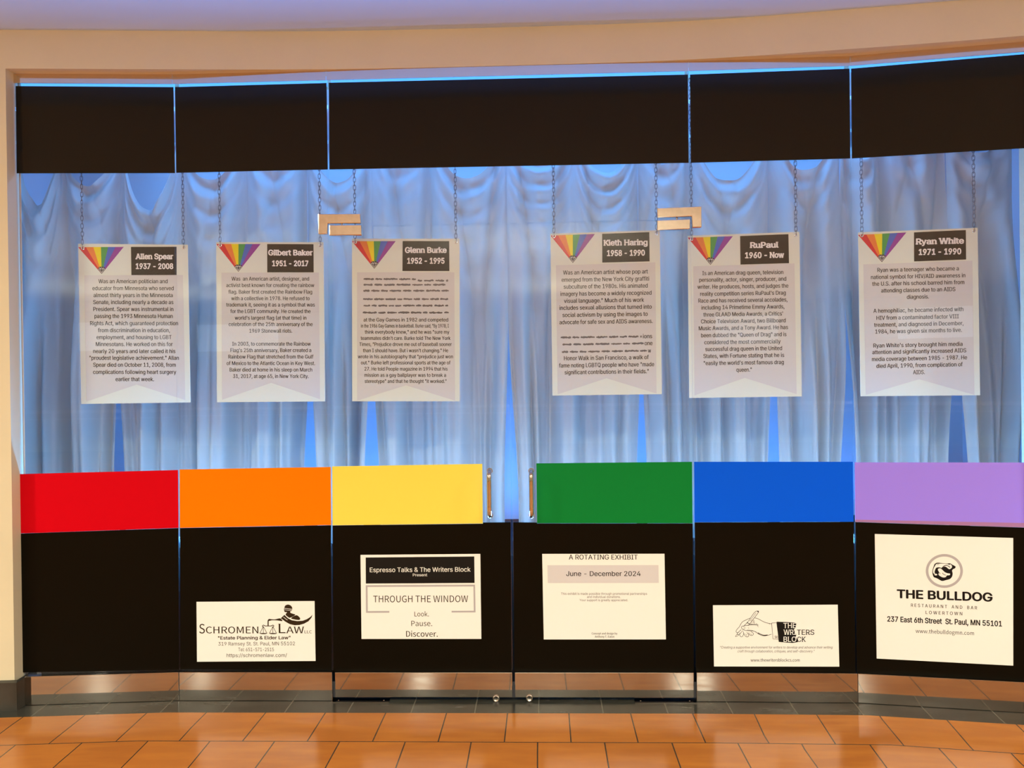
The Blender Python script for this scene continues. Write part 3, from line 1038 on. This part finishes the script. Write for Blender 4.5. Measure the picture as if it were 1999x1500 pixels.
# restaurant poster
po = poster(PL5, [(1708.3, 1043), (1978.5, 1050.9), (1978.6, 1300.2), (1712, 1286.2)], 'large square white poster with a ringed bulldog head, below the purple strip')
S = Sheet(PL5, 1690, 1030, 5.356, PO1)
mb = MB()
N = 56
ro = [(825 + 194 * math.cos(2 * PI * i / N), 456 + 177 * math.sin(2 * PI * i / N)) for i in range(N)]
ri = [(825 + 167 * math.cos(2 * PI * i / N), 456 + 151 * math.sin(2 * PI * i / N)) for i in range(N)]
mb.add([S.P(x, y, 1) for x, y in ro] + [S.P(x, y, 1) for x, y in ri], [(i, i + N, (i + 1) % N + N, (i + 1) % N) for i in range(N)])
mb.obj('emblem_ring', M['mauve'], po)
mb = MB()
S.poly(mb, smooth([(716, 402), (724, 384), (742, 372), (766, 370), (800, 374), (850, 379), (884, 376), (908, 390), (928, 400), (943, 412), (936, 428), (918, 437), (906, 452), (912, 482), (906, 514), (884, 540), (842, 552), (802, 561), (770, 546), (742, 531), (716, 521), (704, 495), (700, 458), (708, 425)]))
for q in ([(728, 402), (742, 384), (772, 380), (820, 380), (862, 386), (886, 396), (906, 412), (892, 432), (872, 436), (846, 416), (826, 410), (800, 424), (770, 418), (742, 422), (730, 440), (722, 470), (730, 484), (712, 482), (707, 455), (716, 424)],
          [(764, 432), (786, 430), (806, 446), (830, 468), (858, 480), (884, 484), (880, 500), (852, 503), (840, 520), (812, 524), (784, 512), (764, 494), (770, 470), (758, 446)],
          [(722, 490), (742, 487), (752, 496), (738, 503), (724, 500)],
          [(884, 384), (900, 396), (904, 410), (888, 404)]):
    S.poly(mb, smooth(q), 2, 1)
S.stroke(mb, smooth([(800, 424), (830, 400), (862, 402), (884, 420)], False), 7, 3)
S.stroke(mb, smooth([(760, 470), (778, 478), (774, 492)], False), 4, 3)
S.stroke(mb, smooth([(806, 476), (815, 490), (840, 500)], False), 5, 3)
S.stroke(mb, smooth([(745, 392), (772, 384)], False), 4, 3)
mb.obj('dog_emblem', None, po, mats=[M['ink'], M['paper']])
mb = MB()
S.text(mb, 'THE BULLDOG', 328, 1330, 737, 118, bold=0.045, b2=775)
S.text(mb, 'R E S T A U R A N T    A N D    B A R', 476, 1168, 830, 46, bold=0.012, b2=859)
S.text(mb, 'L O W E R T O W N', 630, 1013, 906, 46, bold=0.012, b2=920)
S.text(mb, '237 East 6th Street  St. Paul, MN 55101', 228, 1428, 984, 74, bold=0.035, b2=1036)
S.text(mb, 'www.thebulldogmn.com', 525, 1135, 1103, 54, font='source', b2=1128)
mb.obj('printed_text', M['ink'], po)

# ------------------------------------------------------------------ hanging banners
BAN = []
def L(*a):
    return a
BAN.append(dict(film='red', sc=4.412, o=(140, 460), corners=[(153, 476), (367, 478), (372.5, 786), (159, 789)], dep=(3.79, 3.84), pitch=60.2,
    plate=[(512, 98), (905, 97), (905, 340), (516, 341)], rib=[(110, 343), (960, 340), (980, 1418), (560, 1285), (128, 1432)], tri=[(57, 100), (450, 98), (260, 331)],
    gr=[(97, 108), (966, 103)], name=[('Allen Spear', 550, 877, 203), ('1937 - 2008', 553, 877, 287)], slope=0,
    lines=[('Was an American politician and', 232, 828, 398), ('educator from Minnesota who served', 180, 880, 458), ('almost thirty years in the Minnesota', 190, 872, 518), ('Senate, including nearly a decade as', 187, 878, 578), ('President. Spear was instrumental in', 188, 878, 638), ('passing the 1993 Minnesota Human', 198, 872, 698), ('Rights Act, which guaranteed protection', 160, 918, 760), ('from discrimination in education,', 228, 848, 820), ('employment, and housing to LGBT', 216, 862, 880), ('Minnesotans. He worked on this for', 210, 872, 940), ('nearly 20 years and later called it his', 187, 895, 1000), ('"proudest legislative achievement." Allan', 155, 925, 1058), ('Spear died on October 11, 2008, from', 187, 898, 1118), ('complications following heart surgery', 186, 902, 1180), ('earlier that week.', 380, 712, 1242)]))
BAN.append(dict(film='orange', sc=4.412, o=(410, 460), corners=[(422.5, 473), (632, 473), (635, 784), (424, 785.7)], dep=(3.80, 3.81), pitch=56,
    plate=[(494, 73), (893, 75), (895, 317), (495, 317)], rib=[(100, 320), (940, 319), (949, 1410), (528, 1270), (106, 1416)], tri=[(57, 73), (437, 73), (246, 312)],
    gr=[(90, 85), (952, 85)], name=[('Gilbert Baker', 503, 887, 170), ('1951 - 2017', 537, 850, 263)], slope=0,
    lines=[('Was  an American artist, designer, and', 187, 856, 376), ('activist best known for creating the rainbow', 142, 900, 432), ('flag. Baker first created the Rainbow Flag', 160, 882, 489), ('with a collective in 1978. He refused to', 185, 860, 545), ('trademark it, seeing it as a symbol that was', 141, 905, 600), ('for the LGBT community. He created the', 177, 868, 656), ("world's largest flag (at that time) in", 215, 832, 713), ('celebration of the 25th anniversary of the', 163, 886, 768), ('1969 Stonewall riots.', 341, 710, 825), ('In 2003, to commemorate the Rainbow', 193, 870, 937), ("Flag's 25th anniversary, Baker created a", 178, 874, 992), ('Rainbow Flag that stretched from the Gulf', 160, 893, 1048), ('of Mexico to the Atlantic Ocean in Key West.', 145, 907, 1104), ('Baker died at home in his sleep on March', 171, 883, 1160), ('31, 2017, at age 65, in New York City.', 200, 852, 1216)]))
BAN.append(dict(film='yellow', sc=4.284, o=(670, 450), corners=[(687.5, 466.3), (897.6, 466.3), (898, 783.8), (688, 783.8)], dep=(3.73, 3.73), pitch=51.5,
    plate=[(499, 89), (888, 90), (890, 340), (497, 340)], rib=[(118, 350), (932, 350), (937, 1425), (527, 1296), (118, 1425)], tri=[(75, 90), (441, 90), (262, 320)],
    gr=[(103, 99), (945, 99)], name=[('Glenn Burke', 518, 868, 187), ('1952 - 1995', 537, 850, 277)], slope=0,
    lines=[('at the Gay Games in 1982 and competed', 172, 880, 751), ('in the 1986 Gay Games in basketball. Burke said, "By 1978, I', 150, 885, 802), ('think everybody knew," and he was "sure my', 182, 890, 853), ("teammates didn't care. Burke told The New York", 148, 900, 905), ('Times, "Prejudice drove me out of baseball sooner', 137, 910, 956), ("than I should have. But i wasn't changing.\" He", 167, 880, 1008), ('wrote in his autobiography that "prejudice just won', 125, 920, 1059), ('out." Burke left professional sports at the age of', 150, 900, 1110), ('27. He told People magazine in 1994 that his', 180, 875, 1162), ('mission as a gay ballplayer was to break a', 180, 862, 1214), ('stereotype" and that he thought "it worked."', 182, 866, 1265)]))
BAN[-1]['smudge'] = [(172, 610, 408), (625, 880, 420), (172, 880, 455), (170, 885, 505), (168, 880, 575), (172, 880, 630), (165, 885, 688)]
BAN.append(dict(film='green', sc=4.284, o=(1060, 440), corners=[(1075, 456.5), (1288.5, 449.5), (1292.7, 769.8), (1079, 772.6)], dep=(3.745, 3.705), pitch=59.8,
    plate=[(497, 72), (891, 57), (894, 302), (498, 312)], rib=[(110, 335), (942, 310), (952, 1408), (533, 1280), (125, 1415)], tri=[(66, 86), (437, 72), (252, 315)],
    gr=[(95, 92), (952, 65)], name=[('Kieth Haring', 508, 878, 167), ('1958 - 1990', 537, 855, 254)], slope=-0.014,
    lines=[('Was an American artist whose pop art', 170, 880, 395), ('emerged from the New York City graffiti', 158, 890, 455), ('subculture of the 1980s. His animated', 175, 878, 513), ('imagery has become a widely recognized', 148, 910, 573), ('visual language." Much of his work', 178, 848, 632), ('includes sexual allusions that turned into', 140, 912, 690), ('social activism by using the images to', 165, 878, 750), ('advocate for safe sex and AIDS awareness.', 140, 920, 810), ('ions', 838, 915, 932), ('one', 852, 918, 990), ('w', 880, 906, 1052), ('Honor Walk in San Francisco, a walk of', 178, 887, 1112), ('fame noting LGBTQ people who have "made', 136, 932, 1172), ('significant contributions in their fields."', 183, 887, 1230)]))
BAN[-1]['smudge'] = [(150, 828, 935), (165, 845, 993), (160, 872, 1055)]
BAN.append(dict(film='blue', sc=4.284, o=(1330, 440), corners=[(1342.8, 460.5), (1561, 452.8), (1565.8, 774.3), (1346, 777.3)], dep=(3.74, 3.685), pitch=58,
    plate=[(494, 90), (898, 74), (903, 317), (497, 329)], rib=[(102, 343), (949, 319), (967, 1413), (533, 1277), (113, 1424)], tri=[(57, 104), (434, 91), (246, 331)],
    gr=[(88, 115), (960, 82)], name=[('RuPaul', 575, 817, 187), ('1960 - Now', 535, 862, 272)], slope=-0.014,
    lines=[('Is an American drag queen, television', 178, 855, 400), ('personality, actor, singer, producer, and', 152, 880, 456), ('writer. He produces, hosts, and judges the', 137, 898, 514), ("reality competition series RuPaul's Drag", 160, 876, 573), ('Race and has received several accolades,', 145, 890, 630), ('including 14 Primetime Emmy Awards,', 170, 865, 688), ("three GLAAD Media Awards, a Critics'", 186, 853, 747), ('Choice Television Award, two Billboard', 167, 875, 804), ('Music Awards, and a Tony Award. He has', 148, 895, 861), ('been dubbed the "Queen of Drag" and is', 168, 882, 920), ('considered the most commercially', 195, 833, 979), ('successful drag queen in the United', 203, 845, 1036), ('States, with Fortune stating that he is', 187, 863, 1094), ('"easily the world\'s most famous drag', 190, 860, 1153), ('queen."', 462, 592, 1212)]))
BAN.append(dict(film='purple', sc=4.167, o=(1660, 430), corners=[(1675.6, 454), (1908.9, 444.9), (1913.9, 772), (1680.4, 773.9)], dep=(3.70, 3.62), pitch=56.3,
    plate=[(520, 99), (942, 80), (944, 320), (521, 336)], rib=[(108, 360), (995, 330), (1012, 1423), (562, 1295), (127, 1423)], tri=[(65, 120), (458, 100), (259, 342)],
    gr=[(95, 124), (1007, 87)], name=[('Ryan White', 533, 928, 193), ('1971 - 1990', 558, 905, 279)], slope=-0.02,
    lines=[('Ryan was a teenager who became a', 222, 885, 403), ('national symbol for HIV/AID awareness in', 170, 938, 460), ('the U.S. after his school barred him from', 180, 930, 515), ('attending classes due to an AIDS', 253, 857, 571), ('diagnosis.', 462, 642, 627), ('A hemophiliac, he became infected with', 190, 922, 735), ('HIV from a contaminated factor VIII', 215, 885, 793), ('treatment, and diagnosed in December,', 195, 923, 849), ('1984, he was given six months to live.', 205, 910, 904), ("Ryan White's story brought him media", 190, 915, 1018), ('attention and significantly increased AIDS', 181, 945, 1071), ('media coverage between 1985 - 1987. He', 178, 952, 1128), ('died April, 1990, from complication of', 214, 917, 1184), ('AIDS.', 513, 608, 1241)]))

def link_pts(c, ax, side, ln, wd, n=14):
    pts = []
    r = wd / 2
    st = ln / 2 - r
    for i in range(n):
        a = 2 * PI * i / n
        y = math.sin(a) * r + (st if math.sin(a) >= 0 else -st)
        pts.append(c + side * (math.cos(a) * r) + ax * y)
    return pts

for B in BAN:
    dl, dr_ = B['dep']
    c = B['corners']
    xl = (c[0][0] + c[3][0]) / 2
    xr_ = (c[1][0] + c[2][0]) / 2
    pl = Plane(((xl - 1000 + ROLL * 120) / F * dl, dl), ((xr_ - 1000 + ROLL * 120) / F * dr_, dr_))
    fc = B['film']
    o = plate('banner', pl, c, -0.004, 0.0, M['board'])
    tag(o, 'white hanging banner with a rainbow diamond, above the %s strip' % fc, 'banner', 'banners hanging behind the glass')
    S = Sheet(pl, B['o'][0], B['o'][1], B['sc'], 0.0)
    mb = MB(); S.poly(mb, B['rib'], 1)
    rb = mb.obj('text_ribbon', M['ribbon'], o)
    mb = MB()
    em = B['pitch'] * 0.80
    sl = B['slope']
    for t, l, r, y in B['lines']:
        hw = (r - l) / 2 * sl
        S.text(mb, t, l, r, y + 0.27 * em - hw, em, bold=0.020, lay=2, b2=y + 0.27 * em + hw)
    mb.obj('printed_text', M['ink'], rb)
    if B.get('smudge'):
        mb = MB()
        rs = random.Random(5)
        for l, r, y in B['smudge']:
            x = l
            while x < r - 12:
                wd = min(r - x, rs.uniform(34, 120))
                nn = max(3, int(wd / 9))
                top = [(x + wd * q / nn, y - (5 if q in (0, nn) else rs.uniform(4, 11)) + (x + wd * q / nn - 525) * sl) for q in range(nn + 1)]
                bot = [(x + wd * q / nn, y + (5 if q in (0, nn) else rs.uniform(4, 10)) + (x + wd * q / nn - 525) * sl) for q in range(nn, -1, -1)]
                S.poly(mb, top + bot, 2)
                x += wd + rs.uniform(9, 16)
        mb.obj('smudged_text', M['smudge'], rb)
    mb = MB(); S.poly(mb, B['plate'], 1)
    npl = mb.obj('name_plate', M['plate'], o)
    mb = MB()
    for t, l, r, b in B['name']:
        hw = (r - l) / 2 * sl
        S.text(mb, t, l, r, b - hw, 63, bold=0.052, serif=0.045, lay=2, b2=b + hw, sh=0.085, stem=(0.05, 0.17))
    mb.obj('printed_name', M['white_ink'], npl)
    # rainbow fan and diamond
    A, Bt, ap = [Vector(q) for q in B['tri']]
    mb = MB()
    fr = [0, 0.17, 0.335, 0.5, 0.66, 0.82, 1.0]
    for i in range(6):
        p, q = A.lerp(Bt, fr[i]), A.lerp(Bt, fr[i + 1])
        S.poly(mb, [tuple(p), tuple(q), tuple(ap)], 1, i)
    em_o = mb.obj('rainbow_fan', None, o, mats=[M['rb%d' % i] for i in range(6)])
    mb = MB()
    x, y = ap
    S.poly(mb, [(x - 34, y - 42), (x - 20, y - 62), (x + 20, y - 62), (x + 34, y - 42), (x, y)], 2, 0)
    for q in ([(x - 28, y - 44), (x + 28, y - 44)], [(x - 18, y - 58), (x - 11, y - 44), (x, y - 58), (x + 11, y - 44), (x + 18, y - 58)], [(x - 11, y - 44), (x, y - 8), (x + 11, y - 44)], [(x - 26, y - 42), (x, y - 8), (x + 26, y - 42)]):
        S.stroke(mb, q, 3, 3, 1)
    mb.obj('diamond_emblem', None, em_o, mats=[M['ink'], M['white_ink']])
    # grommets and chains
    for gi, (gx, gy) in enumerate(B['gr']):
        g = S.P(gx, gy)
        mb = MB()
        mb.tube([g + pl.t * (0.0062 * math.cos(2 * PI * i / 18)) + Vector((0, 0, 0.0062 * math.sin(2 * PI * i / 18))) for i in range(18)], 0.0026, 8, closed=True)
        mb.obj('grommet', M['grommet'], o, smooth=True)
        mb = MB()
        z = g.z + 0.006
        k = 0
        UPV = Vector((0, 0, 1))
        front = g + pl.n * 0.004
        while z < 2.985:
            ang = random.uniform(-0.35, 0.35) + (0.25 if k % 2 else PI / 2 - 0.25)
            side = (pl.t * math.cos(ang) + pl.n * math.sin(ang)).normalized()
            cpt = Vector((front.x + random.uniform(-.0006, .0006), front.y + 0.001, z + 0.004))
            mb.tube(link_pts(cpt, UPV, side, 0.026, 0.0125), 0.0013, 6, closed=True)
            z += 0.0195
            k += 1
        ch = mb.obj('chain', M['chain'], None, smooth=True)
        tag(ch, 'thin dark steel chain holding the %s corner of the banner above the %s strip' % (('rainbow', 'name plate')[gi], fc), 'chain', 'chains the banners hang from')

# ------------------------------------------------------------------ display window interior
Y_BACK = 4.78
XL, XR = -2.75, 2.80
mb = MB()
mb.add([(XL, Y_BACK, 0), (XR, Y_BACK, 0), (XR, Y_BACK, 3.0), (XL, Y_BACK, 3.0)], [(0, 1, 2, 3)])
struct(mb.obj('wall_display_back', M['display_wall']))
mb = MB()
mb.add([(XL, 3.66, 0), (XL, Y_BACK, 0), (XL, Y_BACK, 3.0), (XL, 3.66, 3.0)], [(0, 1, 2, 3)])
mb.add([(XL, 3.66, 0), (XJ + 0.006, 3.66, 0), (XJ + 0.006, 3.66, 3.0), (XL, 3.66, 3.0)], [(0, 1, 2, 3)])
struct(mb.obj('wall_display_left', M['display_wall']))
mb = MB()
mb.add([(XR, 3.42, 0), (XR, Y_BACK, 0), (XR, Y_BACK, 3.0), (XR, 3.42, 3.0)], [(3, 2, 1, 0)])
struct(mb.obj('wall_display_right', M['display_wall']))
mb = MB()
cl = [Vector((XL, 3.64))] + [p + Vector((0, 0.02)) for p in (P0, P1, P2, P4, P5, P6)] + [Vector((XR, 3.40))]
k = len(cl)
mb.add([(p.x, p.y, 3.0) for p in cl] + [(p.x, Y_BACK, 3.0) for p in cl], [(i, i + 1, i + 1 + k, i + k) for i in range(k - 1)])
struct(mb.obj('ceiling_display', M['display_wall']))
# dark plinth the drapes stand on
mb = MB()
cl = offset_line([P0, P1, P2, P4, P5, P6], -0.16)[:5] + [Vector((2.36, 3.63)), Vector((2.785, 3.66))]
k = len(cl)
mb.add([(p.x, p.y, 0.02) for p in cl] + [(p.x, p.y, 0.64) for p in cl] + [(p.x, Y_BACK - 0.01, 0.64) for p in cl],
       [(i, i + 1, i + 1 + k, i + k) for i in range(k - 1)] + [(i + k, i + 1 + k, i + 1 + 2 * k, i + 2 * k) for i in range(k - 1)])
tag(mb.obj('display_plinth', M['display_dark']), 'low black display plinth behind the glass, under the white drapes', 'plinth')
# LED strips behind the header
for nm, pl in (('red', PL1), ('orange', PL2), ('wide', PLD), ('blue', PL4), ('purple', PL5)):
    v, f = prism(pl, [(0.01, 2.922), (pl.L - 0.01, 2.922), (pl.L - 0.01, 2.968), (0.01, 2.968)], -0.052, -0.042)
    o = fix_normals(mesh_obj('led_strip', v, f, M['led']))
    tag(o, 'glowing blue light strip above the glass %s' % ('doors' if nm == 'wide' else 'pane with the %s film strip' % nm), 'light strip', 'blue light strips along the header')

# drapes: pins (x of photo), top-edge sag row (y of photo) between them
PINS = [40, 120, 238, 350, 478, 598, 728, 842, 990, 1122, 1245, 1342, 1492, 1622, 1692, 1815, 1932]
SAG = [392, 356, 402, 346, 330, 352, 328, 352, 322, 344, 332, 366, 352, 318, 330, 330]
EDGES = [0, 2, 5, 6, 8, 10, 12, 13, 15, 16]
CY = lambda x: 4.20 - 0.035 * x - 0.012 * x * x
PLC = Plane((0, 4.2), (1, 4.165))
def px_x(px):
    return (px - 1000 + 4.0) / F * 4.2
ZT, ZB = 2.86, 0.645
def sag_z(py):
    return CAM_H + (750 - py - 6.4) / F * 4.2
pins = [px_x(p) for p in PINS]
sagz = [min(sag_z(y), 2.72) for y in SAG]
RND = [random.uniform(0, 6.28) for _ in range(60)]
def sm(a, b, x):
    t = min(1, max(0, (x - a) / (b - a)))
    return t * t * (3 - 2 * t)
def drape_y(x, z, i, ze):
    """Depth of the cloth: swag folds under the top edge, folds fanning out of the pins, then hanging folds."""
    xl, xr2 = pins[i], pins[i + 1]
    u = 2 * (x - xl) / (xr2 - xl) - 1
    g = ze - z
    h = ZT - z
    bowl = (1 - u * u)
    y = 0.0
    sg = math.sin(2 * PI * g / (0.13 + 0.03 * math.sin(RND[i])) + RND[i + 20]) * math.exp(-g / 0.26) * bowl
    y += 0.030 * sg * (0.55 + 0.45 * math.sin(RND[i] * 3))
    y += -0.035 * bowl * math.exp(-g / 0.55)
    for p, ph, sgn in ((xl, RND[i], 1), (xr2, RND[i + 1], -1)):
        den = 0.10 + 0.32 * (1 - math.exp(-h / 0.75))
        q = (x - p) / den
        wgt = math.exp(-(q * 1.05) ** 2)
        amp = 0.018 + 0.034 * sm(0.0, 1.0, h)
        y += amp * wgt * (0.9 - 2.0 * abs(math.sin(q * 3.9 + ph)) + 0.25 * math.cos(q * 15.0 + ph))
    lowr = sm(0.7, 1.5, h)
    y += lowr * (-0.075 * abs(math.sin(x * 24 + 1.4 * math.sin(x * 7.0) + 0.22 * math.sin(z * 2.0 + x * 3))) + 0.010 * math.sin(x * 91 + 2.0 * math.sin(x * 5) + RND[i]))
    y += 0.006 * math.sin(x * 31 + z * 4.0 + RND[i + 30])
    return y
names = []
DR = ['beside the beige pillar, behind the banner above the red strip', 'behind the banner above the orange strip', 'between the banners above the orange and yellow strips',
      'behind the banner above the yellow strip', 'between the two pull handles and the banner above the green strip', 'behind the banner above the green strip',
      'between the banners above the green and blue strips', 'behind the banner above the blue strip', 'behind the banner above the purple strip']
for di in range(len(EDGES) - 1):
    a, b = EDGES[di], EDGES[di + 1]
    x0, x1 = pins[a], pins[b]
    xc = (x0 + x1) / 2
    nx = max(24, int((x1 - x0) / 0.0055))
    nz = 150
    vs = []
    sh_l = 0.0 if di == 0 else random.uniform(0.018, 0.052)
    sh_r = random.uniform(0.018, 0.052)
    for ix in range(nx + 1):
        x = x0 + (x1 - x0) * ix / nx
        i = a
        while i < b - 1 and x > pins[i + 1]:
            i += 1
        u = 2 * (x - pins[i]) / (pins[i + 1] - pins[i]) - 1
        ze = ZT - (ZT - sagz[i]) * (1 - abs(u) ** 2.2)
        for iz in range(nz + 1):
            t = (iz / nz) ** 1.1
            z = ze + (ZB - ze) * t
            y = CY(x) + drape_y(x, z, i, ze)
            k = sm(1.9, 0.8, z)
            e0 = math.exp(-((x - x0) / 0.12) ** 2)
            e1 = math.exp(-((x - x1) / 0.12) ** 2)
            xx = x + k * (sh_l * e0 - sh_r * e1)
            vs.append((xx, y, z))
    fs = []
    for ix in range(nx):
        for iz in range(nz):
            q = ix * (nz + 1) + iz
            fs.append((q, q + 1, q + nz + 2, q + nz + 1))
    o = mesh_obj('drape', vs, fs, M['cloth'], smooth=True)
    tag(o, 'white swagged drape ' + DR[di], 'drape', 'white drapes in the display window')

# slim pole beside the last drape
mb = MB()
p = Plane((0, 4.25), (1, 4.2)).at(1959, 750)
mb.tube([(p.x, p.y, 0.645), (p.x, p.y, p.z)], 0.008, 12)
o = mb.obj('display_pole', M['pole'], smooth=True)
tag(o, 'slim grey upright pole on the plinth past the last drape', 'pole')

# ------------------------------------------------------------------ hall things seen only as reflections
mb = MB()
YR = -6.4
mb.box((-9, YR - 0.03, 1.03), (9, YR + 0.03, 1.08))
mb.box((-9, YR - 0.015, 0.92), (9, YR + 0.015, 0.94))
o = mb.obj('railing', M['rail'])
tag(o, 'pale handrail across the hall, mirrored faintly in the glass', 'railing')
for i in range(13):
    mb = MB()
    x = -8.4 + 1.4 * i
    mb.box((x - 0.02, YR - 0.02, 0), (x + 0.02, YR + 0.02, 1.03))
    mb.obj('post', M['rail'], o)
